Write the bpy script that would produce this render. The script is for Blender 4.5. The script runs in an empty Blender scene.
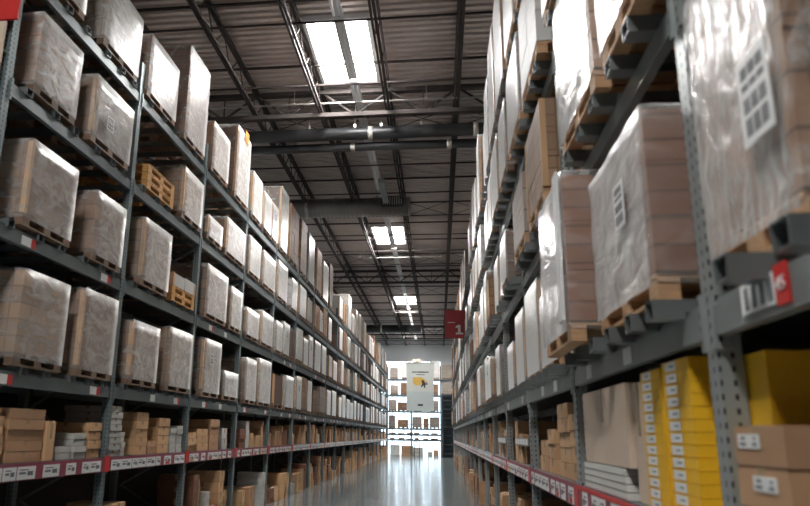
import bpy, bmesh, math, random
from mathutils import Vector, Matrix
random.seed(7)
sc = bpy.context.scene
COL = sc.collection
R = random.Random(11)

# ------------------------------------------------------------------ materials
MATS = {}
def new_mat(name):
    m = bpy.data.materials.new(name); m.use_nodes = True
    nt = m.node_tree; nt.nodes.clear()
    out = nt.nodes.new('ShaderNodeOutputMaterial')
    MATS[name] = m
    return m, nt, out
def N(nt, t, **kw):
    n = nt.nodes.new(t)
    for k, v in kw.items():
        if k.startswith('_'): setattr(n, k[1:], v)
        else: n.inputs[k.replace('9', ' ')].default_value = v
    return n
def principled(name, col, rough=.6, metal=0., noise=.12, nscale=6., bump=0., bscale=30., coat=0., stretch=(1, 1, 1), perobj=0.):
    m, nt, out = new_mat(name)
    p = N(nt, 'ShaderNodeBsdfPrincipled'); p.inputs['Roughness'].default_value = rough; p.inputs['Metallic'].default_value = metal
    if name == 'painted_iron': p.inputs['Specular IOR Level'].default_value = .15; p.inputs['Roughness'].default_value = .75
    if coat: p.inputs['Coat Weight'].default_value = coat; p.inputs['Coat Roughness'].default_value = .2
    tc = N(nt, 'ShaderNodeTexCoord'); mp = N(nt, 'ShaderNodeMapping'); mp.inputs['Scale'].default_value = stretch
    nt.links.new(tc.outputs['Object'], mp.inputs['Vector'])
    nz = N(nt, 'ShaderNodeTexNoise'); nz.inputs['Scale'].default_value = nscale; nz.inputs['Detail'].default_value = 4
    nt.links.new(mp.outputs[0], nz.inputs['Vector'])
    mr = N(nt, 'ShaderNodeMapRange'); mr.inputs['From Min'].default_value = .25; mr.inputs['From Max'].default_value = .75
    mr.inputs['To Min'].default_value = 1 - noise; mr.inputs['To Max'].default_value = 1 + noise
    nt.links.new(nz.outputs['Fac'], mr.inputs['Value'])
    fac = mr.outputs[0]
    if perobj:
        oi = N(nt, 'ShaderNodeObjectInfo'); m2 = N(nt, 'ShaderNodeMapRange')
        m2.inputs['To Min'].default_value = 1 - perobj; m2.inputs['To Max'].default_value = 1 + perobj
        nt.links.new(oi.outputs['Random'], m2.inputs['Value'])
        mu = N(nt, 'ShaderNodeMath', _operation='MULTIPLY'); nt.links.new(fac, mu.inputs[0]); nt.links.new(m2.outputs[0], mu.inputs[1]); fac = mu.outputs[0]
    vm = N(nt, 'ShaderNodeVectorMath', _operation='SCALE'); vm.inputs[0].default_value = col
    nt.links.new(fac, vm.inputs['Scale']); nt.links.new(vm.outputs[0], p.inputs['Base Color'])
    if bump:
        b = N(nt, 'ShaderNodeBump'); b.inputs['Strength'].default_value = bump; b.inputs['Distance'].default_value = .01
        n2 = N(nt, 'ShaderNodeTexNoise'); n2.inputs['Scale'].default_value = bscale; nt.links.new(mp.outputs[0], n2.inputs['Vector'])
        nt.links.new(n2.outputs['Fac'], b.inputs['Height']); nt.links.new(b.outputs[0], p.inputs['Normal'])
    nt.links.new(p.outputs[0], out.inputs[0])
    return m
def emission(name, col, s):
    m, nt, out = new_mat(name)
    e = N(nt, 'ShaderNodeEmission'); e.inputs[0].default_value = (*col, 1); e.inputs[1].default_value = s
    nt.links.new(e.outputs[0], out.inputs[0]); return m

def carton_mat(name, col, sx, sz, jit=.22, rough=.55, line=.55):
    """card faces with the seams of the boxes they are stacked from"""
    m, nt, out = new_mat(name)
    p = N(nt, 'ShaderNodeBsdfPrincipled'); p.inputs['Roughness'].default_value = rough
    tc = N(nt, 'ShaderNodeTexCoord'); sp = N(nt, 'ShaderNodeSeparateXYZ'); nt.links.new(tc.outputs['Object'], sp.inputs[0])
    ad = N(nt, 'ShaderNodeMath', _operation='ADD'); nt.links.new(sp.outputs[0], ad.inputs[0]); nt.links.new(sp.outputs[1], ad.inputs[1])
    cb = N(nt, 'ShaderNodeCombineXYZ'); nt.links.new(ad.outputs[0], cb.inputs[0]); nt.links.new(sp.outputs[2], cb.inputs[1])
    br = N(nt, 'ShaderNodeTexBrick'); br.offset = 0.
    br.inputs['Scale'].default_value = 1; br.inputs['Brick Width'].default_value = sx; br.inputs['Row Height'].default_value = sz
    br.inputs['Mortar Size'].default_value = .009; br.inputs['Mortar Smooth'].default_value = .3
    br.inputs['Color1'].default_value = (*[c * (1 - jit) for c in col], 1); br.inputs['Color2'].default_value = (*[min(1, c * (1 + jit)) for c in col], 1)
    br.inputs['Mortar'].default_value = (*[c * line for c in col], 1)
    nt.links.new(cb.outputs[0], br.inputs['Vector'])
    oi = N(nt, 'ShaderNodeObjectInfo'); mr = N(nt, 'ShaderNodeMapRange'); mr.inputs['To Min'].default_value = .82; mr.inputs['To Max'].default_value = 1.15
    nt.links.new(oi.outputs['Random'], mr.inputs['Value'])
    vm = N(nt, 'ShaderNodeVectorMath', _operation='SCALE'); nt.links.new(br.outputs['Color'], vm.inputs[0]); nt.links.new(mr.outputs[0], vm.inputs['Scale'])
    nt.links.new(vm.outputs[0], p.inputs['Base Color']); nt.links.new(p.outputs[0], out.inputs[0])
    return m

def film_mat(name, veil=.3, spread=.35, rough=.22, bump=.5, scale=(1, 1, 5), nsc=3.5, f0=.35, f1=.68):
    """clear stretch film: part see-through, part milky, glossy and creased"""
    m, nt, out = new_mat(name)
    tc = N(nt, 'ShaderNodeTexCoord'); mp = N(nt, 'ShaderNodeMapping'); mp.inputs['Scale'].default_value = scale
    oi = N(nt, 'ShaderNodeObjectInfo'); sc_ = N(nt, 'ShaderNodeMath', _operation='MULTIPLY'); sc_.inputs[1].default_value = 37.
    nt.links.new(oi.outputs['Random'], sc_.inputs[0]); nt.links.new(sc_.outputs[0], mp.inputs['Location'])
    nt.links.new(tc.outputs['Object'], mp.inputs['Vector'])
    nz = N(nt, 'ShaderNodeTexNoise'); nz.inputs['Scale'].default_value = nsc; nz.inputs['Detail'].default_value = 6; nz.inputs['Distortion'].default_value = 1.2
    nt.links.new(mp.outputs[0], nz.inputs['Vector'])
    mr = N(nt, 'ShaderNodeMapRange'); mr.inputs['From Min'].default_value = f0; mr.inputs['From Max'].default_value = f1; mp.inputs['Rotation'].default_value = (.5, 0, 0)
    mr.inputs['To Min'].default_value = veil; mr.inputs['To Max'].default_value = veil + spread
    nt.links.new(nz.outputs['Fac'], mr.inputs['Value'])
    fr = N(nt, 'ShaderNodeFresnel'); fr.inputs['IOR'].default_value = 1.42
    ad = N(nt, 'ShaderNodeMath', _operation='ADD'); ad.use_clamp = True
    ge = N(nt, 'ShaderNodeNewGeometry'); inv = N(nt, 'ShaderNodeMath', _operation='SUBTRACT'); inv.inputs[0].default_value = 1; nt.links.new(ge.outputs['Backfacing'], inv.inputs[1])
    fm = N(nt, 'ShaderNodeMath', _operation='MULTIPLY'); nt.links.new(fr.outputs[0], fm.inputs[0]); nt.links.new(inv.outputs[0], fm.inputs[1])
    f2 = N(nt, 'ShaderNodeMath', _operation='MULTIPLY'); f2.inputs[1].default_value = 2.9; nt.links.new(fm.outputs[0], f2.inputs[0])
    nt.links.new(mr.outputs[0], ad.inputs[0]); nt.links.new(f2.outputs[0], ad.inputs[1])
    p = N(nt, 'ShaderNodeBsdfPrincipled'); p.inputs['Base Color'].default_value = (.80, .79, .77, 1); p.inputs['Roughness'].default_value = rough
    p.inputs['Specular IOR Level'].default_value = .8
    b = N(nt, 'ShaderNodeBump'); b.inputs['Strength'].default_value = bump; b.inputs['Distance'].default_value = .02
    nt.links.new(nz.outputs['Fac'], b.inputs['Height']); nt.links.new(b.outputs[0], p.inputs['Normal']); nt.links.new(b.outputs[0], fr.inputs['Normal'])
    tr = N(nt, 'ShaderNodeBsdfTransparent'); mx = N(nt, 'ShaderNodeMixShader')
    nt.links.new(ad.outputs[0], mx.inputs[0]); nt.links.new(tr.outputs[0], mx.inputs[1]); nt.links.new(p.outputs[0], mx.inputs[2])
    nt.links.new(mx.outputs[0], out.inputs[0])
    return m

def post_mat(name, col):
    """galvanised upright with a row of dark teardrop holes"""
    m, nt, out = new_mat(name)
    p = N(nt, 'ShaderNodeBsdfPrincipled'); p.inputs['Roughness'].default_value = .42; p.inputs['Metallic'].default_value = .35
    tc = N(nt, 'ShaderNodeTexCoord'); sp = N(nt, 'ShaderNodeSeparateXYZ'); nt.links.new(tc.outputs['Object'], sp.inputs[0])
    def wave(src, period, off):
        a = N(nt, 'ShaderNodeMath', _operation='ADD'); a.inputs[1].default_value = off; nt.links.new(src, a.inputs[0])
        q = N(nt, 'ShaderNodeMath', _operation='PINGPONG'); q.inputs[1].default_value = period / 2; nt.links.new(a.outputs[0], q.inputs[0]); return q.outputs[0]
    ax = N(nt, 'ShaderNodeMath', _operation='ADD'); nt.links.new(sp.outputs[0], ax.inputs[0]); nt.links.new(sp.outputs[1], ax.inputs[1])
    zz = wave(sp.outputs[2], .05, 0); hh = wave(ax.outputs[0], .05, .0)
    c1 = N(nt, 'ShaderNodeMath', _operation='LESS_THAN'); c1.inputs[1].default_value = .0105; nt.links.new(zz, c1.inputs[0])
    c2 = N(nt, 'ShaderNodeMath', _operation='LESS_THAN'); c2.inputs[1].default_value = .0065; nt.links.new(hh, c2.inputs[0])
    mm = N(nt, 'ShaderNodeMath', _operation='MULTIPLY'); nt.links.new(c1.outputs[0], mm.inputs[0]); nt.links.new(c2.outputs[0], mm.inputs[1])
    mx = N(nt, 'ShaderNodeMix', _data_type='RGBA'); mx.inputs[6].default_value = (*col, 1); mx.inputs[7].default_value = (.02, .022, .025, 1)
    nt.links.new(mm.outputs[0], mx.inputs[0]); nt.links.new(mx.outputs[2], p.inputs['Base Color']); nt.links.new(p.outputs[0], out.inputs[0])
    return m

def floor_mat():
    m, nt, out = new_mat('polished_concrete')
    p = N(nt, 'ShaderNodeBsdfPrincipled'); p.inputs['Specular IOR Level'].default_value = .85
    tc = N(nt, 'ShaderNodeTexCoord')
    nz = N(nt, 'ShaderNodeTexNoise'); nz.inputs['Scale'].default_value = 1.3; nz.inputs['Detail'].default_value = 8; nt.links.new(tc.outputs['Object'], nz.inputs['Vector'])
    cr = N(nt, 'ShaderNodeValToRGB'); cr.color_ramp.elements[0].position = .3; cr.color_ramp.elements[0].color = (.17, .20, .205, 1)
    cr.color_ramp.elements[1].position = .7; cr.color_ramp.elements[1].color = (.26, .30, .31, 1); nt.links.new(nz.outputs['Fac'], cr.inputs[0])
    br = N(nt, 'ShaderNodeTexBrick'); br.offset = 0; br.inputs['Scale'].default_value = 1; br.inputs['Brick Width'].default_value = 1.6; br.inputs['Row Height'].default_value = 3.6
    br.inputs['Mortar Size'].default_value = .006; br.inputs['Color1'].default_value = (1, 1, 1, 1); br.inputs['Color2'].default_value = (.95, .95, .95, 1); br.inputs['Mortar'].default_value = (.55, .55, .55, 1)
    nt.links.new(tc.outputs['Object'], br.inputs['Vector'])
    mu = N(nt, 'ShaderNodeMix', _data_type='RGBA', _blend_type='MULTIPLY'); mu.inputs[0].default_value = 1
    nt.links.new(cr.outputs[0], mu.inputs[6]); nt.links.new(br.outputs['Color'], mu.inputs[7]); nt.links.new(mu.outputs[2], p.inputs['Base Color'])
    mr = N(nt, 'ShaderNodeMapRange'); mr.inputs['To Min'].default_value = .07; mr.inputs['To Max'].default_value = .20; nt.links.new(nz.outputs['Fac'], mr.inputs['Value']); nt.links.new(mr.outputs[0], p.inputs['Roughness'])
    b = N(nt, 'ShaderNodeBump'); b.inputs['Strength'].default_value = .25; b.inputs['Distance'].default_value = .004
    n3 = N(nt, 'ShaderNodeTexNoise'); n3.inputs['Scale'].default_value = 2.2; nt.links.new(tc.outputs['Object'], n3.inputs['Vector']); nt.links.new(n3.outputs['Fac'], b.inputs['Height']); nt.links.new(b.outputs[0], p.inputs['Normal'])
    nt.links.new(p.outputs[0], out.inputs[0]); return m

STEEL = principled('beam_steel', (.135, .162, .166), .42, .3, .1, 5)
GALV = principled('galvanised', (.22, .235, .235), .4, .5, .15, 12)
BEAMR = principled('beam_steel_pale', (.27, .30, .295), .4, .4, .12, 5)
POST = post_mat('post_dark', (.17, .215, .225)); POSTR = post_mat('post_pale', (.33, .36, .355))
DARKIN = principled('unlit_depth', (.035, .03, .026), .8)  # near-black tone stands for the unlit space behind the racks
DECKB = principled('shelf_boards', (.16, .12, .09), .7, noise=.2, stretch=(1, 8, 1))
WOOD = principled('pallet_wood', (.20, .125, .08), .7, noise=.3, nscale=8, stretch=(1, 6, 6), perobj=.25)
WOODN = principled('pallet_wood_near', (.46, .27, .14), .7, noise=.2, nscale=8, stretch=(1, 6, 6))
CHAN = principled('channel_steel', (.17, .185, .185), .4, .4)
WOODO = principled('pallet_wood_fresh', (.62, .33, .11), .65, noise=.25, nscale=8, stretch=(1, 6, 6))
FILM = film_mat('stretch_film', .055, .22, .28, .5, (1, 1, 2.0), 4, .42, .72)
FILMB = film_mat('clear_film', .0, .16, .22, .6, (1, 1, 2.0), 4, .45, .75)
FILMN = film_mat('creased_film', .0, .62, .14, .9, (1, 2.2, .9), 6.0, .48, .76)
C = {
 'brown':  carton_mat('carton_brown', (.26, .142, .078), .40, .18),
 'tan':    carton_mat('carton_tan', (.34, .20, .11), .30, .16),
 'umber':  carton_mat('carton_umber', (.23, .105, .06), .55, .12, .08),
 'grey':   carton_mat('carton_grey', (.30, .25, .21), .45, .23, .08),
 'white':  carton_mat('carton_white', (.60, .59, .57), .6, .30, .04, line=.75),
 'dark':   carton_mat('carton_dark', (.11, .065, .045), .5, .3, .08),
}
K = {
 'tan':    principled('card_tan', (.56, .34, .18), .65, noise=.1, nscale=3, perobj=.18),
 'brown':  principled('card_brown', (.44, .255, .14), .65, noise=.1, nscale=3, perobj=.18),
 'reddish brown': principled('card_red_brown', (.20, .085, .05), .65, noise=.1, nscale=3, perobj=.15),
 'pale grey': principled('card_grey', (.52, .51, .48), .6, noise=.08, nscale=3, perobj=.12),
 'cream':  principled('card_cream', (.66, .52, .40), .6, noise=.06, nscale=3),
 'white':  principled('card_white', (.66, .66, .62), .6, noise=.05, nscale=3),
 'yellow': principled('card_yellow', (.88, .50, .02), .5, noise=.05, nscale=3),
}
TAPE = principled('packing_tape', (.42, .30, .18), .25, noise=.03)
SEAM = principled('carton_seam', (.10, .065, .04), .8, noise=.03)
PAPER = principled('white_paper', (.78, .78, .77), .5, noise=.03)
INK = principled('ink_grey', (.16, .16, .17), .6, noise=.05)
RED = principled('sign_red', (.62, .035, .03), .45, noise=.04)
DRED = principled('sign_dark_red', (.36, .022, .028), .5, noise=.04)
MAROON = principled('strip_maroon', (.26, .05, .075), .5, noise=.1)
RAIL = principled('rail_grey', (.45, .47, .50), .4, noise=.05)
YEL = principled('label_yellow', (.72, .44, .09), .5, noise=.03)
BLACK = principled('matt_black', (.03, .03, .035), .5, noise=.05)
DECK = principled('roof_deck', (.50, .43, .395), .5, .2, .12, 1.2)
IRON = principled('painted_iron', (.042, .035, .033), .5, .0, .15, 3)
PIPE = principled('sprinkler_steel', (.40, .38, .36), .35, .5)
DUCT = principled('duct_dark', (.035, .036, .038), .4, .3, .15, 2)
SPIRAL = principled('duct_spiral', (.27, .265, .25), .34, .7, .12, 2)
BAND = principled('duct_band', (.55, .52, .47), .5, .2)
WALLM = principled('painted_wall', (.42, .44, .45), .7, noise=.05, nscale=.5)
DWALL = principled('dark_painted_wall', (.10, .10, .11), .7)
WHITEM = principled('white_enamel', (.62, .62, .62), .4, noise=.04)
FLOOR = floor_mat()
SKY = emission('skylight_diffuser', (1., .985, .965), 105.)
GLOW = emission('daylit_frosted_glass', (.70, .87, 1.), 2.9)
TUBE = emission('lamp_tube', (1., .98, .94), 2.5)

# ------------------------------------------------------------------ mesh helpers
class MB:
    def __init__(s): s.v = []; s.f = []; s.mi = []; s.mats = []; s.sm = []
    def slot(s, m):
        if m not in s.mats: s.mats.append(m)
        return s.mats.index(m)
    def box(s, x0, x1, y0, y1, z0, z1, m):
        i = len(s.v); k = s.slot(m)
        s.v += [(x0, y0, z0), (x1, y0, z0), (x1, y1, z0), (x0, y1, z0), (x0, y0, z1), (x1, y0, z1), (x1, y1, z1), (x0, y1, z1)]
        for q in ((0, 3, 2, 1), (4, 5, 6, 7), (0, 1, 5, 4), (1, 2, 6, 5), (2, 3, 7, 6), (3, 0, 4, 7)):
            s.f.append(tuple(i + a for a in q)); s.mi.append(k); s.sm.append(False)
    def bar(s, a, b, r, m, n=6, rz=None):
        a = Vector(a); b = Vector(b); d = (b - a).normalized()
        u = d.cross(Vector((0, 0, 1)) if abs(d.z) < .9 else Vector((1, 0, 0))).normalized(); w = d.cross(u)
        i = len(s.v); k = s.slot(m)
        for P in (a, b):
            for t in range(n):
                an = 2 * math.pi * (t + .5) / n
                s.v.append(tuple(P + u * math.cos(an) * r + w * math.sin(an) * (rz or r)))
        for t in range(n):
            s.f.append((i + t, i + (t + 1) % n, i + n + (t + 1) % n, i + n + t)); s.mi.append(k); s.sm.append(n > 6)
        s.f.append(tuple(i + t for t in reversed(range(n)))); s.mi.append(k); s.sm.append(False)
        s.f.append(tuple(i + n + t for t in range(n))); s.mi.append(k); s.sm.append(False)
    def prism_y(s, pts, y0, y1, m):
        i = len(s.v); k = s.slot(m); n = len(pts)
        for y in (y0, y1): s.v += [(x, y, z) for x, z in pts]
        for t in range(n):
            s.f.append((i + t, i + n + t, i + n + (t + 1) % n, i + (t + 1) % n)); s.mi.append(k); s.sm.append(False)
        s.f.append(tuple(i + t for t in range(n))); s.mi.append(k); s.sm.append(False)
        s.f.append(tuple(i + n + t for t in reversed(range(n)))); s.mi.append(k); s.sm.append(False)
    def mesh(s, name):
        me = bpy.data.meshes.new(name); me.from_pydata(s.v, [], s.f)
        for m in s.mats: me.materials.append(m)
        me.polygons.foreach_set('material_index', s.mi); me.polygons.foreach_set('use_smooth', s.sm); me.update()
        bm = bmesh.new(); bm.from_mesh(me); bmesh.ops.recalc_face_normals(bm, faces=bm.faces); bm.to_mesh(me); bm.free()
        return me
    def build(s, name, parent=None, loc=None):
        return link(name, s.mesh(name), parent, loc)
def link(name, me, parent=None, loc=None):
    o = bpy.data.objects.new(name, me); COL.objects.link(o)
    if parent: o.parent = parent
    if loc: o.location = loc
    return o
def tag(o, label=None, cat=None, group=None, kind=None):
    if label: o['label'] = label
    if cat: o['category'] = cat
    if group: o['group'] = group
    if kind: o['kind'] = kind
    return o
def empty(name, loc=(0, 0, 0)):
    o = bpy.data.objects.new(name, None); COL.objects.link(o); o.location = loc; o.empty_display_size = .1
    return o
ORD = 'first second third fourth fifth sixth seventh eighth ninth tenth eleventh twelfth thirteenth fourteenth fifteenth sixteenth seventeenth eighteenth nineteenth twentieth'.split()

# ------------------------------------------------------------------ measures
XL, XR = -3.966, 1.012          # front faces of the two racks
YL, YR, BAY = 8.09, 2.70, 2.7
LEFT_BAYS = range(-1, 17)      # bay i runs from YL+2.7i to YL+2.7(i+1)
RIGHT_BAYS = range(-1, 17)
TOP = [1.321, 2.160, 3.49, 4.83, 6.09]     # beam tops: label shelf, four pallet tiers
DEPTH = 1.10
WALL_Y = 60.5

# ------------------------------------------------------------------ the hall
X0, X1, Y0, DZ = -15., 12.5, -9., 9.92
b = MB(); b.box(X0, X1, Y0, WALL_Y, -.2, 0, FLOOR); tag(b.build('floor'), 'grey polished concrete floor reflecting the daylight', 'floor', kind='structure')
b = MB(); b.box(X0 - .2, X0, Y0, WALL_Y, 0, DZ, WALLM); tag(b.build('wall_left'), kind='structure')
b = MB(); b.box(X1, X1 + .2, Y0, WALL_Y, 0, DZ, WALLM); tag(b.build('wall_right'), kind='structure')
b = MB(); b.box(X0, X1, Y0 - .2, Y0, 0, DZ, DWALL); tag(b.build('wall_front'), kind='structure')
WX0, WX1, WZ1 = -5.0, .20, 7.85
b = MB(); b.box(X0, WX0, WALL_Y, WALL_Y + .2, 0, DZ, WALLM); b.box(WX1, X1, WALL_Y, WALL_Y + .2, 0, DZ, WALLM); b.box(WX0, WX1, WALL_Y, WALL_Y + .2, WZ1, DZ, WALLM)
tag(b.build('wall_back'), 'grey end wall above the bright glazing', 'wall', kind='structure')
wn = MB(); wn.box(WX0, WX1, WALL_Y + .08, WALL_Y + .12, 0, WZ1, GLOW)
wo = wn.build('window_1'); tag(wo, 'tall frosted window wall glowing with daylight at the aisle end', 'window', kind='structure')
wf = MB()
for k in range(1, 5): wf.box(WX0 + k * 1.02 - .03, WX0 + k * 1.02 + .03, WALL_Y, WALL_Y + .07, 0, WZ1, WHITEM)
for z in (2.5, 5.0): wf.box(WX0, WX1, WALL_Y, WALL_Y + .06, z - .03, z + .03, WHITEM)
wf.build('window_frame', wo)

# corrugated deck: ribs run across the aisle
ce = empty('ceiling', (0, 0, DZ)); tag(ce, 'ribbed steel roof deck carried on open web joists', 'ceiling', kind='structure')
SKYS = [(-2.60, -1.36, y, y + 2.5) for y in (-2.2, 12.25, 26.65, 41.2, 53.9)]
mb = MB(); k = mb.slot(DECK); per = .20; y = Y0; prof = []
while y < WALL_Y:
    prof += [(y, 0), (y + .10, 0), (y + .115, .08), (y + .185, .08)]; y += per
prof.append((WALL_Y, 0))
for i, (yy, zz) in enumerate(prof):
    mb.v += [(X0, yy, zz), (X1, yy, zz)]
    if i: mb.f.append((2 * i - 2, 2 * i - 1, 2 * i + 1, 2 * i)); mb.mi.append(k); mb.sm.append(False)
mb.box(X0, X1, Y0, WALL_Y, .13, .2, DECK)
mb.build('roof_deck', ce)
JB, JT = 9.25 - DZ, 9.82 - DZ
def joist(x, r=.028):
    j = MB()
    for z in (JB, JT):
        j.box(x - .055, x - .012, Y0, WALL_Y, z - .032, z + .032, IRON); j.box(x + .012, x + .065, Y0, WALL_Y, z - .032, z + .032, IRON)
    y = Y0; n = 0
    while y < WALL_Y - .6:
        j.bar((x, y, JB), (x, y + .55, JT), .014, IRON, 4); j.bar((x, y + .55, JT), (x, y + 1.1, JB), .014, IRON, 4); y += 1.1
    return j.build('joist', ce)
for i in range(-7, 9): joist(.51 + 1.635 * i)
# cross bridging
y = Y0 + 1.1; k = 0
while y < WALL_Y:
    j = MB(); j.bar((X0, y, JB + .03), (X1, y, JB + .03), .024, IRON, 4); j.bar((X0, y, JT - .04), (X1, y, JT - .04), .032, IRON, 4)
    if k % 3 == 1:
        for i in range(-5, 6):
            x = .51 + 1.635 * i
            j.bar((x, y, JB), (x + 1.635, y, JT), .011, IRON, 4); j.bar((x, y, JT), (x + 1.635, y, JB), .011, IRON, 4)
    j.build('bridging', ce); y += 2.42; k += 1
def girder(y):
    g = MB(); zb, zt = 9.12 - DZ, 9.72 - DZ
    for z in (zb, zt): g.box(X0, X1, y - .08, y + .08, z - .05, z + .05, IRON)
    x = .51 - 1.635 * 9
    while x < X1 - .9:
        g.bar((x, y, zt), (x + .82, y, zb), .03, IRON, 4); g.bar((x + .82, y, zb), (x + 1.635, y, zt), .03, IRON, 4); g.bar((x + .82, y, zb), (x + .82, y, zt), .018, IRON, 4); x += 1.64
    return g.build('girder', ce)
for y in (-4.3, 15.1, 34.0, 52.8): girder(y)
n = 1
for (a, b_, c, d) in SKYS:
    for dx in (0., 7.4, -7.4):  # side offsets add unseen rooflights over neighbouring aisles as fill light
        if dx and c < 5: continue
        n += 1; s = MB(); s.box(a + dx, b_ + dx, c, d, DZ - .035, DZ - .02, SKY); so = s.build('window_%d' % n); tag(so, kind='structure')
        f = MB()
        for q in ((a - .07, a, c - .07, d + .07), (b_, b_ + .07, c - .07, d + .07), (a, b_, c - .07, c), (a, b_, d, d + .07), ((a + b_) / 2 - .05, (a + b_) / 2 + .05, c, d)):
            f.box(q[0] + dx, q[1] + dx, q[2], q[3], DZ - .12, DZ - .005, WHITEM)
        f.build('window_frame', so)
        if dx == 0 and c > 5: tag(so, 'blazing rooflight over the aisle, %s one ahead of the camera' % ORD[int((c - 10) // 14)], 'skylight')

# ducts, pipes, lights under the roof
def hangers(mb, pts, r, m=IRON):
    for (x, y, z) in pts: mb.bar((x, y, z), (x, y, 9.8), r, m, 5)
def duct(name, x0, x1, y, z, r, m, bands, label, cat, ribs=False, hx=()):
    e = MB(); e.bar((x0, y, z), (x1, y, z + .02), r, m, 20)
    o = e.build(name); tag(o, label, cat)
    if bands:
        for bx in bands: q = MB(); q.bar((bx - .06, y, z + .01), (bx + .06, y, z + .01), r + .008, BAND, 20); q.build('joint_band', o)
    if ribs:
        q = MB(); x = x0 + .05
        while x < x1: q.bar((x, y, z + .01), (x + .025, y, z + .01), r + .012, m, 20); x += .14
        q.build('rib', o)
    for x in hx: q = MB(); q.bar((x, y, z + r * .9), (x, y, 9.8), .012, PIPE, 5); q.box(x - .03, x + .03, y - .03, y + .03, z + r * .6, z + r + .10, PIPE); q.build('hanger_rod', o)
    return o
duct('ventilation_duct', -8, 5., 16.0, 9.04, .16, DUCT, (-1.62, 1.0), 'thick dark round duct crossing the aisle, upper of the pair', 'duct', hx=(-3.2, -2.02, -1.35, -.35))
duct('ventilation_duct', -8, 5., 16.25, 8.78, .11, DUCT, (-2.1, .35), 'thinner dark round duct crossing the aisle just below the thick one', 'duct', hx=(-3.6, 1.6))
sd = duct('ventilation_duct', -8, -.86, 22., 9.09, .32, SPIRAL, (-4.35,), 'corrugated silver duct with a square grille box over the aisle', 'duct', ribs=True, hx=(-3.4, -2.0))
g = MB(); g.box(-1.8, -1.07, 21.55, 22.35, 9.0, 9.33, DUCT)
for i in range(9): g.box(-1.75 + i * .075, -1.73 + i * .075, 21.53, 21.55, 9.03, 9.30, BAND)
g.build('air_grille', sd)
fd = duct('ventilation_duct', -8, -1.2, 50., 9.15, .29, DUCT, (-4.1,), 'dark round duct near the far end of the hall', 'duct', hx=(-3.4,))
g = MB(); g.box(-2.1, -1.2, 49.6, 50.4, 8.9, 9.35, BLACK); g.build('air_grille', fd)
for (y, z, lab, rr) in ((15.0, 9.4, 'thin pale sprinkler pipe above the dark duct pair', .022), (29.6, 9.3, 'thin pale sprinkler pipe beyond the second rooflight', .02), (43.8, 9.3, 'thin sprinkler pipe between the third and fourth rooflights', .02)):
    q = MB(); q.bar((-8 if y < 20 else -3.6, y, z), (3 if y < 20 else .2, y, z), rr, PIPE, 8); o = q.build('sprinkler_pipe'); tag(o, lab, 'pipe')
    for x in (-3.4, -1.8, -.2): q = MB(); hangers(q, [(x, y, z)], .008, PIPE); q.build('hanger_rod', o)
# a run of strip lights along the aisle under the rooflights
yy = 9.2; i = 0
while yy < 56:
    x = -1.82; t = empty('strip_light', (x, yy, 9.42)); tag(t, 'slim strip light hung under the roof, %s from the camera' % ORD[i], 'strip light', 'row of strip lights down the aisle')
    h = MB(); h.prism_y([(-.11, 0), (-.05, .09), (.05, .09), (.11, 0)], 0, 2.3, WHITEM); h.build('housing', t)
    for xh in (-.045, .045): h = MB(); h.bar((xh, .05, -.012), (xh, 2.25, -.012), .014, TUBE if yy > 36 else WHITEM, 8); h.build('lamp_tube', t)
    for yh in (.4, 1.9): h = MB(); h.bar((0, yh, .09), (0, yh, .34), .008, PIPE, 5); h.build('hanger_rod', t)
    h = MB(); h.bar((0, 2.3, .06), (0, 2.42, .06), .012, PIPE, 6); h.build('joiner', t)
    yy += 2.42; i += 1
q = empty('hanging_heater', (-1.65, 20.8, 8.55)); 
tag(q, 'narrow grey box hanging on chains before the silver duct', 'fixture')
h = MB(); h.box(-.09, .09, -1.2, .9, .52, .64, GALV); h.build('housing', q)
for yh in (-1., .7): h = MB(); h.bar((0, yh, .64), (0, yh, 1.3), .01, PIPE, 5); h.build('hanger_rod', q)

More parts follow.
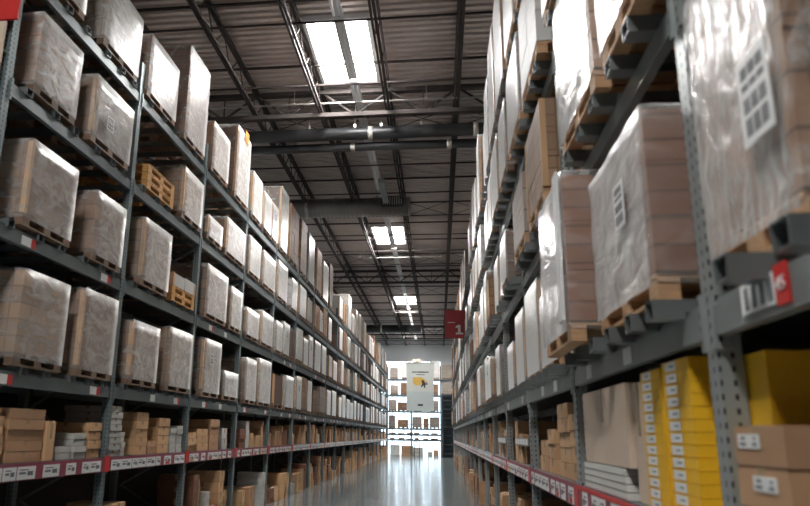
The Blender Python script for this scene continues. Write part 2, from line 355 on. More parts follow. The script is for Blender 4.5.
# ------------------------------------------------------------------ racks
def rack(side):
    POST, STEEL = (globals()['POST'], globals()['STEEL']) if side == 'left' else (POSTR, BEAMR)  # darker steel tones on the left rack, paler ones on the right
    s = -1 if side == 'left' else 1           # s: direction from front to back
    XF, YB, bays = (XL, YL, LEFT_BAYS) if side == 'left' else (XR, YR, RIGHT_BAYS)
    rt = empty('pallet_rack', (XF, YB - BAY, 0))
    tag(rt, 'long grey steel pallet rack of many bays along the %s side of the aisle' % side, 'rack')
    oy = YB - BAY
    fr = lambda a, b: (min(s * a, s * b), max(s * a, s * b))
    PZ = 6.55
    pm = MB(); x0, x1 = fr(0, .085)
    # open C-shaped upright
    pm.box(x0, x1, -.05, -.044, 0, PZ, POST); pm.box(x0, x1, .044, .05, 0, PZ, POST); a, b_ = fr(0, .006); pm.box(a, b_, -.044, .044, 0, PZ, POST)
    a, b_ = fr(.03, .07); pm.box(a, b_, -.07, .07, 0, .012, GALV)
    pmesh = pm.mesh('post')
    br = MB(); z = .25; up = True; xa, xb = s * .07, s * (DEPTH - .07)
    while z < PZ - .6:
        br.bar((xa if up else xb, 0, z), (xb if up else xa, 0, z + .55), .018, GALV, 4); z += .55; up = not up
    brm = br.mesh('brace')
    L = BAY - .10
    # box beam with a step along the top edge, end connectors
    bm_ = MB(); a0, a1 = fr(-.004, .045)
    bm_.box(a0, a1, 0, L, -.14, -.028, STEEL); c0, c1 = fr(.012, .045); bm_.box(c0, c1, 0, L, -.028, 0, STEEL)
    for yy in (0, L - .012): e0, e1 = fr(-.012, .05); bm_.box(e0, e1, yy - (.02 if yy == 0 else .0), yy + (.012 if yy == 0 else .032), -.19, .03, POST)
    bmesh_ = bm_.mesh('shelf_beam')
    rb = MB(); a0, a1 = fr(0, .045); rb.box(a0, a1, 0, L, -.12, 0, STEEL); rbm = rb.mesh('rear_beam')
    dk = MB(); a0, a1 = fr(.045, DEPTH - .05)
    for i in range(6): dk.box(a0, a1, .005 + i * L / 6, (i + 1) * L / 6 - .008, -.03, -.004, DECKB)
    dkm = dk.mesh('shelf_deck')
    # pallet support channel, open at the front
    sb = MB(); o_ = .13 if side == 'right' else .03; a0, a1 = fr(-o_, DEPTH - .02)
    w = .05
    sb.box(a0, a1, -w, w, .048, .052, CHAN); sb.box(a0, a1, -w, -w + .004, 0, .048, CHAN); sb.box(a0, a1, w - .004, w, 0, .048, CHAN); d0, d1 = fr(-o_, 0)
    sb.box(d0, d1, -w, w, -.03, -.026, CHAN); sb.box(d0, d1, -w, -w + .004, -.026, 0, CHAN); sb.box(d0, d1, w - .004, w, -.026, 0, CHAN)
    sbm = sb.mesh('support_bar')
    ys = [YB + BAY * i for i in bays] + [YB + BAY * (bays[-1] + 1)]
    for y in ys:
        p = link('post', pmesh, rt, (0, y - oy, 0))
        link('brace', brm, p)
        link('rear_post', pmesh, rt, (s * (DEPTH), y - oy, 0))
    sup = []; nb = 0
    for i in bays:
        y = YB + BAY * i - oy
        for lv, z in enumerate(TOP):
            bo = link('shelf_beam', bmesh_, rt, (0, y + .05, z))
            link('rear_beam', rbm, rt, (s * (DEPTH - .05), y + .05, z))
            if lv == 0: link('shelf_deck', dkm, rt, (0, y + .05, z))
            else:
                for q in (.28, .62, 1.03, 1.42, 1.83, 2.22) if side == 'right' else (.3, .8, 1.2, 1.7, 2.1, 2.45): sup.append((i, (0, y + q, z)))
            if lv in (1,) or (side == 'left' and lv == 2 and i % 2):
                q = .25 + (i * .37 % .5)
                for kk in range(3):
                    if (i + kk) % 3 == 0: continue
                    yy = q + kk * .85 + R.uniform(-.1, .1); e0, e1 = fr(-.007, -.004)
                    if side == 'right' and i == -1: continue
                    t = MB(); t.box(e0, e1, yy, yy + .16, -.125, -.035, PAPER)
                    if kk % 2 == 0 and side == 'left': t.box(e0, e1, yy + .16, yy + .24, -.125, -.035, RED)
                    t.build('beam_label', bo)
    lead = sorted(sup, key=lambda c: (c[0], c[1][2]))
    for i, loc in lead[:96]: link('support_bar', sbm, rt, loc)
    rest = MB(); k = rest.slot(CHAN)
    vs = [tuple(v.co) for v in sbm.vertices]; fs = [tuple(p.vertices) for p in sbm.polygons]
    for i, loc in lead[96:]:
        o0 = len(rest.v); rest.v += [(v[0] + loc[0], v[1] + loc[1], v[2] + loc[2]) for v in vs]
        for f in fs: rest.f.append(tuple(o0 + q for q in f)); rest.mi.append(0); rest.sm.append(False)
    tag(rest.build('support_bar', rt), kind='stuff')
    # price label rail along the picking shelf
    for i in bays:
        y = YB + BAY * i - oy; z = TOP[0]; st = MB(); a0, a1 = fr(-.024, -.006)
        near_red = side == 'right' and i in (-1, 0)
        st.box(a0, a1, .0, BAY - .005, -.165, -.005, MAROON if i < 4 else RAIL)
        e0, e1 = fr(-.028, -.024)
        if near_red: st.box(e0, e1, 0, BAY - .005, -.03, -.004, RED)
        yy = .12
        rr = random.Random(i * 13 + (5 if side == 'left' else 9))
        while yy < BAY - .25:
            w = rr.choice((.16, .2, .26, .3))
            st.box(e0, e1, yy, yy + w, -.155, -.035, PAPER); r0, r1 = fr(-.030, -.028)
            st.box(r0, r1, yy + .03, yy + w * .6, -.07, -.06, INK); st.box(r0, r1, yy + .03, yy + w * .45, -.105, -.085, INK); st.box(r0, r1, yy + w * .55, yy + w * .85, -.12, -.08, INK)
            if rr.random() < .25: st.box(r0, r1, yy + w * .2, yy + w * .8, -.15, -.11, YEL if rr.random() < .5 else RED)
            yy += w + rr.choice((.01, .02, .08, .14))
        st.box(e0, e1, -.05, .07, -.168, .02 if side == 'left' else -.01, RED)
        s_ = st.build('label_rail', rt, (0, y, z))
    # added dark sheet in place of the unlit goods behind the rack
    bp = MB(); a0, a1 = fr(DEPTH + .09, DEPTH + .12)
    bp.box(a0, a1, 0, BAY * len(bays), 0, 6.0, DARKIN); bp.build('dark_back', rt)
    return rt
rackL = rack('left'); rackR = rack('right')
# small middle shelves on the right picking level
for i in (2, 3):
    y = YR + BAY * i - (YR - BAY); m = MB(); m.box(.02, .9, .1, 1.5, .27, .30, DECKB); m.box(-.01, .02, .1, 1.5, .22, .31, GALV)
    for k in range(5): m.box(-.014, -.01, .16 + k * .27, .36 + k * .27, .235, .30, PAPER)
    m.build('middle_shelf', rackR, (0, y, TOP[0]))
# location tag on the near right beam: barcodes and a red square reading 45
t = MB(); t.box(-.011, -.007, 2.142, 2.385, -.112, -.012, PAPER)
for k in range(4):
    y = 2.165 + k * .055; t.box(-.013, -.011, y, y + .014, -.100, -.025, INK); t.box(-.013, -.011, y + .019, y + .024, -.100, -.03, INK)
lt = t.build('location_tag', rackR, (0, 0, TOP[1])); tag(lt, 'white tag with four grey barcodes')
t = MB(); t.box(-.014, -.007, 2.065, 2.142, -.122, .0, RED); rtg = t.build('red_tag', rackR, (0, 0, TOP[1])); tag(rtg, 'red tag reading 45 in white')
def text(body, size, mat, parent, M, name='lettering', ext=.001, align='CENTER'):
    c = bpy.data.curves.new(name, 'FONT'); c.body = body; c.size = size; c.align_x = align; c.align_y = 'CENTER'; c.extrude = ext; c.materials.append(mat)
    t_ = bpy.data.objects.new(name, c); COL.objects.link(t_); bpy.context.view_layer.update()
    me = bpy.data.meshes.new_from_object(t_.evaluated_get(bpy.context.evaluated_depsgraph_get())); bpy.data.objects.remove(t_)
    o = link(name, me, parent); o.matrix_local = M; return o
# right rack faces -X: text x axis = -Y, y axis = Z, normal = -X
MR = Matrix(((0, 0, -1, -.0155), (-1, 0, 0, 2.104), (0, 1, 0, -.062), (0, 0, 0, 1)))
text('45', .06, PAPER, rtg, MR)
# rack root sits at the near end (first bay start)

# ------------------------------------------------------------------ pallet loads
def pallet_mesh(w, d, mat, cache={}):
    key = (round(w, 2), round(d, 2), mat.name)
    if key in cache: return cache[key]
    m = MB(); w, d = key[0], key[1]
    nb = max(5, int(w / .16))
    for i in range(nb):
        y0 = -w / 2 + i * w / nb; m.box(-d / 2, d / 2, y0 + .012, y0 + w / nb - .012, .098, .118, mat)
    for x in (-d / 2 + .05, 0, d / 2 - .05):
        m.box(x - .045, x + .045, -w / 2, w / 2, .08, .098, mat); m.box(x - .045, x + .045, -w / 2, w / 2, 0, .018, mat)
        for y in (-w / 2 + .065, 0, w / 2 - .065): m.box(x - .045, x + .045, y - .06, y + .06, .018, .08, mat)
    cache[key] = m.mesh('pallet'); return cache[key]
def stack_mesh(w, d, h, style, seed, cache={}):
    key = (round(w, 2), round(d, 2), round(h * 20) / 20, style, seed % 3)
    if key in cache: return cache[key]
    r = random.Random(str(key)); m = MB(); w, d, h = key[:3]
    m.box(-d / 2 + .012, d / 2 - .012, -w / 2 + .012, w / 2 - .012, 0, h - .012, C[style])
    ny = 2 if w > .7 else 1; nx = 3; nz = max(1, int(h / .24))
    for iz in range(nz):
        for iy in range(ny):
            for ix in range(nx):
                if 0 < ix < nx - 1 and 0 < iy < ny - 1 and iz < nz - 1: continue
                j = lambda: r.uniform(-.003, .004)
                top = h if iz < nz - 1 else h - r.choice((0, 0, .02))
                x0 = -d / 2 + ix * d / nx; y0 = -w / 2 + iy * w / ny; z0 = iz * h / nz
                m.box(x0 + .002 + j(), x0 + d / nx - .002 + j(), y0 + .002 + j(), y0 + w / ny - .002 + j(), z0 + .002, min(top, z0 + h / nz - .002), C[style])
    # pale corner boards
    if seed % 2:
        for sx in (-1, 1):
            for sy in (-1, 1):
                x = sx * (d / 2 + .004); y = sy * (w / 2 + .004)
                m.box(min(x, x - sx * .05), max(x, x - sx * .05), min(y, y - sy * .05), max(y, y - sy * .05), 0, h - .01, K['tan'])
    cache[key] = m.mesh('carton_stack'); return cache[key]
def film_mesh(w, d, h, mat, amp=.012, res=.12, cache={}):
    key = (round(w, 2), round(d, 2), round(h * 20) / 20, mat.name, res)
    if key in cache: return cache[key]
    w, d, h = key[:3]; from mathutils import noise
    bm = bmesh.new(); g = .007
    ring = []
    # rounded-rectangle outline
    rc = .014; hw, hd = w / 2 + g, d / 2 + g; pts = []
    def seg(a, b):
        n = max(1, int((Vector(b) - Vector(a)).length / res))
        for i in range(n): pts.append(Vector(a).lerp(Vector(b), i / n))
    seg((-hd + rc, -hw), (hd - rc, -hw)); seg((hd - rc, -hw), (hd, -hw + rc)); seg((hd, -hw + rc), (hd, hw - rc)); seg((hd, hw - rc), (hd - rc, hw))
    seg((hd - rc, hw), (-hd + rc, hw)); seg((-hd + rc, hw), (-hd, hw - rc)); seg((-hd, hw - rc), (-hd, -hw + rc)); seg((-hd, -hw + rc), (-hd + rc, -hw))
    nz = max(3, int(h / res)); rings = []
    for iz in range(nz + 1):
        z = -.05 + (h + .065) * iz / nz; rr = []
        for p in pts:
            q = noise.noise(Vector((p.x * 5, p.y * 5, z * 9))) * amp
            dr = p.normalized() if p.length else p
            sh = 1
            rr.append(bm.verts.new(((p.x + dr.x * (q + amp * .6)) * sh, (p.y + dr.y * (q + amp * .6)) * sh, z + q * .4)))
        rings.append(rr)
    for a, b_ in zip(rings, rings[1:]):
        for i in range(len(a)): f = bm.faces.new((a[i], a[(i + 1) % len(a)], b_[(i + 1) % len(a)], b_[i])); f.smooth = True
    f = bm.faces.new(rings[-1]); bm.normal_update()
    me = bpy.data.meshes.new('stretch_wrap'); bm.to_mesh(me); bm.free(); me.materials.append(mat)
    cache[key] = me; return me
lm = MB(); lm.box(-.002, .002, -.105, .105, 0, .3, PAPER)
for z, hh in ((.03, .06), (.11, .05), (.19, .02), (.23, .04)):
    for k in range(3): lm.box(-.0035, .0035, -.08 + k * .055, -.045 + k * .055 + .008, z, z + hh, INK)
LABELM = lm.mesh('shipping_label')

# spec: side, tier(1..4), bay, y0, y1, h, style, front offset, note
SPECS = []
def add(side, tier, bay, y0, y1, h, style, off=None, note=None, wrap=True, dz=0, raw=False):
    if side == 'left' and bay < 5 and not raw: y0 -= .27; y1 -= .27; h *= 1.03
    SPECS.append(dict(side=side, tier=tier, bay=bay, y0=y0, y1=y1, h=h, style=style, off=off if off is not None else (.03 if side == 'left' else .13), note=note, wrap=wrap, dz=dz))
L = 'left'
for t in ((4,-1,5.85,6.75,.76,'brown'),(4,-1,7.2,8.15,.80,'grey'),(4,0,8.47,9.5,.78,'brown'),(4,0,9.9,10.85,1.45,'umber'),(4,1,11.25,12.2,.80,'brown'),(4,1,12.65,13.62,1.35,'umber'),
          (4,2,13.9,14.75,.85,'tan'),(4,2,14.9,15.65,.78,'brown'),(4,2,15.7,16.38,.76,'grey'),(4,3,16.6,17.5,1.5,'dark'),(4,3,17.8,18.9,1.45,'umber'),(4,4,19.3,20.2,1.5,'brown'),(4,4,20.5,21.5,1.4,'grey'),
          (3,-1,6.0,6.8,.74,'brown'),(3,-1,7.15,8.15,.66,'brown'),(3,0,10.05,11.0-.05,.70,'tan'),(3,1,11.25,12.1,.30,'umber'),(3,1,12.3,13.6,.60,'brown'),(3,2,13.9,14.85,.66,'brown'),(3,2,15.1,16.3,.7,'tan'),
          (2,-1,6.1,7.0,.72,'brown'),(2,-1,7.45,8.22,.66,'brown'),(2,0,8.8,9.75,.76,'tan'),(2,1,11.4,12.6,.78,'brown'),(2,1,12.8,13.62,.66,'tan'),(2,2,13.95,15.0,.5,'brown'),(2,2,15.2,16.3,.62,'grey'),
          (1,-1,6.25,7.1,.76,'tan'),(1,-1,7.4,8.25,.83,'brown'),(1,0,8.7,9.6,.70,'brown'),(1,0,9.95,10.95,.78,'tan'),(1,1,11.5,12.45,.84,'brown'),(1,1,12.65,13.6,.37,'dark'),(1,2,14.1,15.0,.77,'brown'),(1,2,15.2,16.3,.85,'tan')):
    add(L, t[0], t[1], t[2], t[3], t[4], t[5])
add(L, 2, 0, 9.92, 10.9, .17, 'white', note='two bare orange pallets under a low white box', wrap=False, dz=.12)
add(L, 3, 0, 8.75, 9.7, .12, 'tan', note='short stack of bare orange pallets', wrap=False, dz=.12)
rr = random.Random(21)
for i in range(3, 17):
    for tr in (1, 2, 3, 4):
        if tr == 4 and i in (3, 4): continue
        if rr.random() < .13 and i > 4: nn = 1
        elif rr.random() < .22: nn = 3
        else: nn = 2
        y = YL + BAY * i + .12; span = (BAY - .2) / max(nn, 2)
        for k in range(nn):
            w = min(span - .06, rr.uniform(.72, 1.12)); a = y + k * span + rr.uniform(0, max(.01, span - w - .06))
            h = rr.uniform(.62, .92) if tr < 4 else rr.choice((rr.uniform(.7, .95), rr.uniform(1.2, 1.55)))
            add(L, tr, i, a, a + w, h, raw=True, style=rr.choice(('brown', 'tan', 'brown', 'grey', 'umber', 'white', 'white', 'dark')))
Rt = 'right'
add(Rt, 1, -1, 1.93, 2.70 - .09, 1.02, 'brown', .0, 'creased glossy film and a big white label')
add(Rt, 1, 0, 2.95, 3.98, .76, 'umber', .10, 'rounded film edge and small white label')
add(Rt, 1, 0, 4.22, 5.20, .95, 'umber', .22, 'white corner board on its near edge')
for t in ((2,-1,1.6,2.5,.9,'brown',.1),(2,0,2.75,3.42,.92,'grey',.13),(2,0,3.6,4.65,1.0,'brown',.13),(2,1,5.5,6.5,.78,'tan',.13),(2,1,6.8,7.8,.66,'grey',.13),
          (1,1,5.75,6.75,.62,'grey',.02),(1,1,6.85,7.85,.86,'grey',.02),(1,2,8.2,9.1,.80,'brown',.0),(1,2,9.4,10.2,.55,'white',.0),(3,-1,.6,1.6,.9,'white',.13),
          (3,0,2.8,3.7,.95,'grey',.13),(3,0,3.9,5.1,1.0,'white',.13),(3,1,5.5,6.6,.95,'white',.13),(3,1,6.8,7.9,.9,'grey',.13),(3,2,8.2,9.1,.85,'brown',.13),(3,2,9.4,10.5,.9,'tan',.13),
          (4,0,2.9,5.1,.0,'white',.13),(4,1,5.5,6.7,1.5,'white',.13),(4,1,6.9,7.9,1.3,'grey',.13),(4,2,8.2,9.3,1.5,'white',.13),(4,2,9.5,10.5,1.5,'grey',.13)):
    if t[4] > 0: add(Rt, t[0], t[1], t[2], t[3], t[4], t[5], t[6])
for i in range(2, 17):
    for tr in (1, 2, 3, 4):
        if (tr in (1, 3, 4)) and i == 2: continue
        y = YR + BAY * i + .12; nn = 2 if i > 8 or rr.random() < .6 else 3; span = (BAY - .2) / nn
        for k in range(nn):
            w = min(span - .06, rr.uniform(.72, 1.12)); a = y + k * span + rr.uniform(0, max(.01, span - w - .06))
            h = rr.uniform(.55, .95) if tr < 4 else rr.choice((rr.uniform(.7, 1.0), rr.uniform(1.2, 1.6)))
            add(Rt, tr, i, a, a + w, h, rr.choice(('brown', 'tan', 'grey', 'umber', 'white', 'white', 'white', 'brown')), rr.uniform(0.0, .15))
# far cross rack loads
FY = 57.6
FXP = [-6.6, -4.25, -2.25, .17]; FZ = [.12, 2.1, 3.4, 4.66, 5.95]
def dist(s): return math.hypot((s['y0'] + s['y1']) / 2, 2 + TOP[s['tier']] - 1.65)
# the picture takes about 300 loads of the kind: the hidden slivers at the far end of the right rack go in one mesh
rw = random.Random(77)
for s in SPECS:
    far = s['bay'] >= 3 if s['side'] == 'left' else s['bay'] >= 1
    if far and s['note'] is None:
        p = {'dark': .75, 'umber': .6, 'brown': .38, 'tan': .38, 'white': .3, 'grey': .1}[s['style']]
        if rw.random() < p: s['wrap'] = False
SPECS.sort(key=lambda s: (s['y0'] + s['y1']) * (1.0 if s['side'] == 'left' else 2.2))
IND, REST = SPECS[:278], SPECS[278:]
TIER = {1: 'lowest pallet tier', 2: 'second pallet tier', 3: 'third pallet tier', 4: 'top tier'}
LOOK = {'brown': 'brown', 'tan': 'tan', 'umber': 'dark reddish-brown', 'grey': 'grey-brown', 'white': 'white', 'dark': 'very dark brown'}
from collections import defaultdict
cell = defaultdict(list)
for s in SPECS: cell[(s['side'], s['tier'], s['bay'])].append(s)
for v in cell.values(): v.sort(key=lambda s: s['y0'])
SUPZ = .052
def place(s, k):
    w = round(s['y1'] - s['y0'], 2); d = 1.06; sg = -1 if s['side'] == 'left' else 1
    xf = (XL if sg < 0 else XR) - sg * s['off']; xc = xf + sg * d / 2; z = TOP[s['tier']] + SUPZ
    return w, d, sg, (xc, (s['y0'] + s['y1']) / 2, z)
for k, s in enumerate(IND):
    w, d, sg, loc = place(s, k)
    w = round(w / .04) * .04
    root = empty('pallet_load', loc); row = cell[(s['side'], s['tier'], s['bay'])]; j = row.index(s)
    where = 'only one' if len(row) == 1 else ('nearer one' if j == 0 else ('farther one' if j == len(row) - 1 else 'middle one'))
    nb = ORD[s['bay'] + 1]
    if s['note']: lab = '%s load, %s, %s rack %s' % (LOOK[s['style']], s['note'], s['side'], TIER[s['tier']])
    else: lab = '%s%s load, %s in %s bay, %s, %s rack' % ('tall ' if s['h'] > 1.1 else ('low ' if s['h'] < .45 else ''), LOOK[s['style']], where, nb, TIER[s['tier']], s['side'])
    tag(root, lab, 'pallet load', 'pallet loads on the %s rack' % s['side'])
    near = dist(s) < 26
    zz = .12
    bare = s['note'] and 'orange' in s['note']
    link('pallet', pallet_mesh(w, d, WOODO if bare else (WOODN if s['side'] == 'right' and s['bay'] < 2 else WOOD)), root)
    if bare:
        p2 = link('pallet', pallet_mesh(w, d, WOODO), root, (0, 0, .12)); zz = .24
        if 'short stack' in s['note']: link('pallet', pallet_mesh(w, d, WOODO), root, (0, 0, .24)); continue
    big = s['side'] == 'right' and s['bay'] < 1 and s['tier'] < 3
    cs = link('carton_stack', stack_mesh(w, d, s['h'], s['style'], 0 if big else k), root, (0, 0, zz))
    if s['wrap']:
        fm = film_mesh(w, d, s['h'], FILMN if big and s['bay'] == -1 else (FILMB if big else FILM), .012 if big else .006, .05 if big else .12)
        link('stretch_wrap', fm, root, (0, 0, zz))
    big2 = big and s['tier'] == 1 and s['y0'] < 4
    if big2 or (near and not big and k % 9 == 0):
        lb = link('shipping_label', LABELM, root, (-sg * (d / 2 + .042), ((-.22 if s['bay'] == -1 else -.20) if big else w * (.2 if k % 3 else -.15)), zz + s['h'] * (.20 if s['bay'] == -1 else (.38 if big else .5))))
        lb.scale = (1, .8, .6) if not big else ((1, .95, .95) if s['bay'] == -1 else (1, .8, .75))
        tag(lb, 'white label with grey barcodes')
    if s['note'] and 'corner board' in s['note']:
        q = MB(); q.box(-sg * (d / 2 + .045), -sg * (d / 2 + .030), -w / 2 - .03, -w / 2 + .10, 0, s['h'], PAPER); tag(q.build('corner_board', root, (0, 0, zz)), 'white corner board')
if REST:
    m = MB()
    for k, s in enumerate(REST):
        w, d, sg, loc = place(s, k); x, y, z = loc
        m.box(x - d / 2, x + d / 2, y - w / 2, y + w / 2, z + .12, z + .12 + s['h'], C[s['style']]); m.box(x - d / 2, x + d / 2, y - w / 2, y + w / 2, z + .09, z + .12, WOOD)
        for yy in (-w / 2 + .06, 0, w / 2 - .06): m.box(x - d / 2, x + d / 2, y + yy - .05, y + yy + .05, z, z + .09, WOOD)
    tag(m.build('pallet_load'), 'thin slivers of pallet loads crowded at the far end of the right rack', 'pallet loads', kind='stuff')
# the loose orange-labelled sheet on a tall load
q = MB(); q.box(XL + .060, XL + .068, 12.80, 13.06, 7.50, 7.74, principled('orange_label', (.85, .25, .06), .5, noise=.03))
orow = [o for o in COL.objects if o.get('label', '').startswith('tall dark reddish-brown load, farther one in third bay')]
if orow:
    me = q.mesh('warning_label'); o = link('warning_label', me, orow[0]); o.location = -orow[0].location; tag(o, 'orange square label')

# ------------------------------------------------------------------ loose cartons on the picking shelf and floor
def carton_mesh(dx, dy, dz, col, cache={}):
    key = (round(dx, 2), round(dy, 2), round(dz, 3), col)
    if key in cache: return cache[key]
    dx, dy, dz = key[:3]; m = MB(); b_ = .0015 if col == 'yellow' else .004
    m.box(-dx / 2, dx / 2, -dy / 2, dy / 2, b_, dz - b_, K[col]); m.box(-dx / 2 + b_, dx / 2 - b_, -dy / 2 + b_, dy / 2 - b_, 0, dz, K[col])
    t = TAPE
    if dz > .07 and col != 'yellow':
        m.box(-dx / 2 - .001, dx / 2 + .001, -.022, .022, dz * .55, dz + .001, t); m.box(-.022, .022, -dy / 2 - .001, dy / 2 + .001, dz * .55, dz + .001, t)
    m.box(-dx / 2 - .0008, dx / 2 + .0008, -dy / 2 - .0008, dy / 2 + .0008, 0, .002, K['yellow'] if col == 'yellow' else SEAM)
    cache[key] = m.mesh('carton'); return cache[key]
CART = []
def cart(side, shelf, bay, st, lvl, n, xf, y0, y1, z, h, depth, col, label=None, extra=None, cat='carton', grp=None, rot=0):
    sg = -1 if side == 'left' else 1
    CART.append(dict(side=side, shelf=shelf, bay=bay, st=st, lvl=lvl, n=n, x=xf + sg * depth / 2, y=(y0 + y1) / 2, dy=y1 - y0, dx=depth, z=z, h=h, col=col, label=label, extra=extra, sg=sg, rot=rot))
def stack(side, shelf, bay, st, y0, y1, top, ch, col, off=.02, depth=.6, z=None, rj=.012):
    XF = XL if side == 'left' else XR; sg = -1 if side == 'left' else 1
    if side == 'left' and bay < (2 if shelf == 'picking shelf' else -5): y0 -= .27; y1 -= .27
    base = z if z is not None else (TOP[0] - .002 if shelf == 'picking shelf' else 0.001)
    if shelf == 'picking shelf' and z is None: base = TOP[0]
    n = max(1, int(round((top - base) / ch))); n = min(n, 14); ch = (top - base) / n
    for k in range(n):
        j = R.uniform(-rj, rj); j2 = R.uniform(0, 2 * rj)
        cart(side, shelf, bay, st, k, n, XF + sg * (off + j2), y0 + j, y1 + j, base + k * ch, ch - .0015, depth, col)
# left picking shelf, near bays read off the photograph
PS, FL = 'picking shelf', 'floor'
stack(L, PS, -1, 0, 5.85, 6.35, 1.75, .085, 'tan'); stack(L, PS, -1, 1, 6.42, 7.02, 1.83, .10, 'brown'); stack(L, PS, -1, 2, 7.05, 7.20, 1.72, .385, 'tan', .0); stack(L, PS, -1, 3, 7.30, 7.62, 1.46, .06, 'pale grey')
stack(L, PS, -1, 4, 7.66, 7.92, 1.60, .066, 'pale grey'); stack(L, PS, -1, 5, 7.96, 8.27, 1.72, .095, 'tan')
stack(L, PS, 0, 0, 8.46, 8.78, 1.93, .075, 'pale grey'); stack(L, PS, 0, 1, 8.80, 8.92, 1.62, .06, 'pale grey'); stack(L, PS, 0, 2, 9.25, 9.62, 1.88, .11, 'tan'); stack(L, PS, 0, 3, 9.66, 9.95, 1.5, .08, 'brown')
stack(L, PS, 0, 4, 10.0, 10.4, 1.82, .12, 'tan'); stack(L, PS, 0, 5, 10.45, 10.68, 1.68, .07, 'pale grey'); stack(L, PS, 0, 6, 10.72, 10.95, 1.72, .07, 'pale grey')
stack(L, PS, 1, 0, 11.2, 11.6, 1.62, .09, 'tan'); stack(L, PS, 1, 1, 11.65, 12.2, 1.68, .11, 'tan'); stack(L, PS, 1, 2, 12.3, 12.8, 1.85, .13, 'brown'); stack(L, PS, 1, 3, 13.0, 13.3, 1.7, .2, 'pale grey')
rc = random.Random(5)
for side, YB in ((L, YL), (Rt, YR)):
    for shelf in (PS, FL):
        for i in range(-1, 17):
            if side == L and shelf == PS and i < 2: continue
            if side == Rt and i < (2 if shelf == PS else 1): continue
            y = YB + BAY * i + .12; end = YB + BAY * (i + 1) - .12; st = 0
            while y < end - .18:
                w = rc.choice((.12, .16, .2, .24, .3, .36, .45)); w = min(w, end - y)
                topz = (TOP[0] + rc.uniform(.18, .60)) if shelf == PS else rc.choice((rc.uniform(.25, .55), rc.uniform(.5, .95)))
                ch = rc.choice((.07, .1, .13, .18, .26)) if shelf == PS else rc.choice((.12, .18, .25, .35))
                c = rc.choice(('tan', 'tan', 'brown', 'brown', 'pale grey', 'reddish brown') if side == L else ('tan', 'tan', 'tan', 'brown', 'reddish brown', 'pale grey'))
                if rc.random() < .86:
                    stack(side, shelf, i, st, y, y + w, topz, ch, c, off=(.02 + rc.uniform(-.0, .06)) if shelf == PS else rc.uniform(-.10, .08) + .02); st += 1
                y += w + rc.choice((.015, .03, .05, .15))
# right picking shelf near bays
def special(bay, y0, y1, z, h, xf, depth, col, label, extra=None):
    CART.append(dict(side=Rt, shelf=PS, bay=bay, st=0, lvl=0, n=1, x=xf + depth / 2, y=(y0 + y1) / 2, dy=y1 - y0, dx=depth, z=z, h=h, col=col, label=label, extra=extra, sg=1, rot=0))
ST13 = 'bottommost second third fourth fifth sixth seventh eighth ninth tenth eleventh twelfth topmost'.split()
for k in range(13):
    special(0, 3.02, 3.37, TOP[0] + k * .0515, .050, XR + .02, .55, 'yellow', 'flat yellow carton, %s in the front yellow stack behind the perforated post' % (ST13[k] + ('' if k in (0, 12) else ' up')), 'ylabel')
    special(0, 3.41, 3.73, TOP[0] + k * .0505, .049, XR + .02, .55, 'yellow', 'flat yellow carton, %s in the yellow stack next to the cream cartons' % (ST13[k] + ('' if k in (0, 12) else ' up')), 'ylabel')
for k in range(3):
    special(-1, 2.13, 2.47, TOP[0] + k * .125, .124, .965, .62, 'brown', 'brown carton with white address label, %s of three right of the post' % ('lowest', 'middle', 'topmost')[k], 'addr')
for k in range(4):
    special(-1, 2.50, 2.86, TOP[0] + k * .158, .157, 1.105, .6, 'yellow', 'deep yellow carton behind the brown labelled cartons, %s of four' % ('lowest', 'second', 'third', 'topmost')[k])
special(0, 4.0, 5.15, TOP[0] + .17, .46, 1.02, .6, 'cream', 'large cream carton above white panels, left of the yellow stacks')
special(0, 3.78, 3.97, TOP[0], .62, 1.05, .5, 'cream', 'narrow upright cream carton beside the yellow stacks')
for k in range(4): special(0, 4.05 + .02 * k, 5.18, TOP[0] + k * .042, .040, 1.01, .6, 'white', 'flat white packed panel beneath the large cream carton, %s of four' % ('bottommost', 'second up', 'third up', 'topmost')[k])
for j, (y0, y1, topz, hh) in enumerate(((5.48, 5.86, 1.83, .13), (5.90, 6.40, 1.93, .118), (6.6, 6.95, 1.72, .12), (7.0, 7.5, 1.62, .14))):
    stack(Rt, PS, 1, j, y0, y1, topz, hh, 'tan', .02, .55)
stack(L, FL, -1, 7, 5.8, 6.7, .86, .22, 'tan', -.02)
stack(Rt, FL, 0, 0, 3.2, 4.0, .8, .3, 'reddish brown', .05)
for c in CART:
    c['d'] = math.sqrt(c['x'] ** 2 + c['y'] ** 2 + (c['z'] - 1.65) ** 2)
    view = (c['dy'] / c['d'] * abs(c['x']) / c['d'] + c['dx'] * .3 / c['d']) * c['h'] / c['d']
    inframe = c['y'] > (5.2 if c['side'] == L else 1.9)
    if c['shelf'] == FL and c['side'] == L and c['y'] < 9: inframe = c['y'] > 7.3 or c['z'] + c['h'] > .7
    if c['shelf'] == FL and c['side'] == Rt and c['y'] < 7: inframe = False
    c['score'] = view if (c['side'] == L or c['y'] < 5) else view * 3
    c['in'] = inframe
CART = [c for c in CART if c['in']]
CART.sort(key=lambda c: -c['score'] * (100 if c['label'] else 1))
al = MB(); al.box(-.0015, .0015, -.075, .075, -.022, .022, PAPER)
for a, b_ in ((-.06, -.03), (.015, .06)): al.box(-.0025, .0025, a, b_, -.014, -.004, INK); al.box(-.0025, .0025, a + .005, b_ - .01, .004, .014, INK)
AL = al.mesh('address_label')
yl = MB(); yl.box(-.0015, .0015, -.07, .07, -.019, .019, PAPER); yl.box(-.0022, .0022, -.045, .01, -.003, .003, INK); YLM = yl.mesh('white_label')
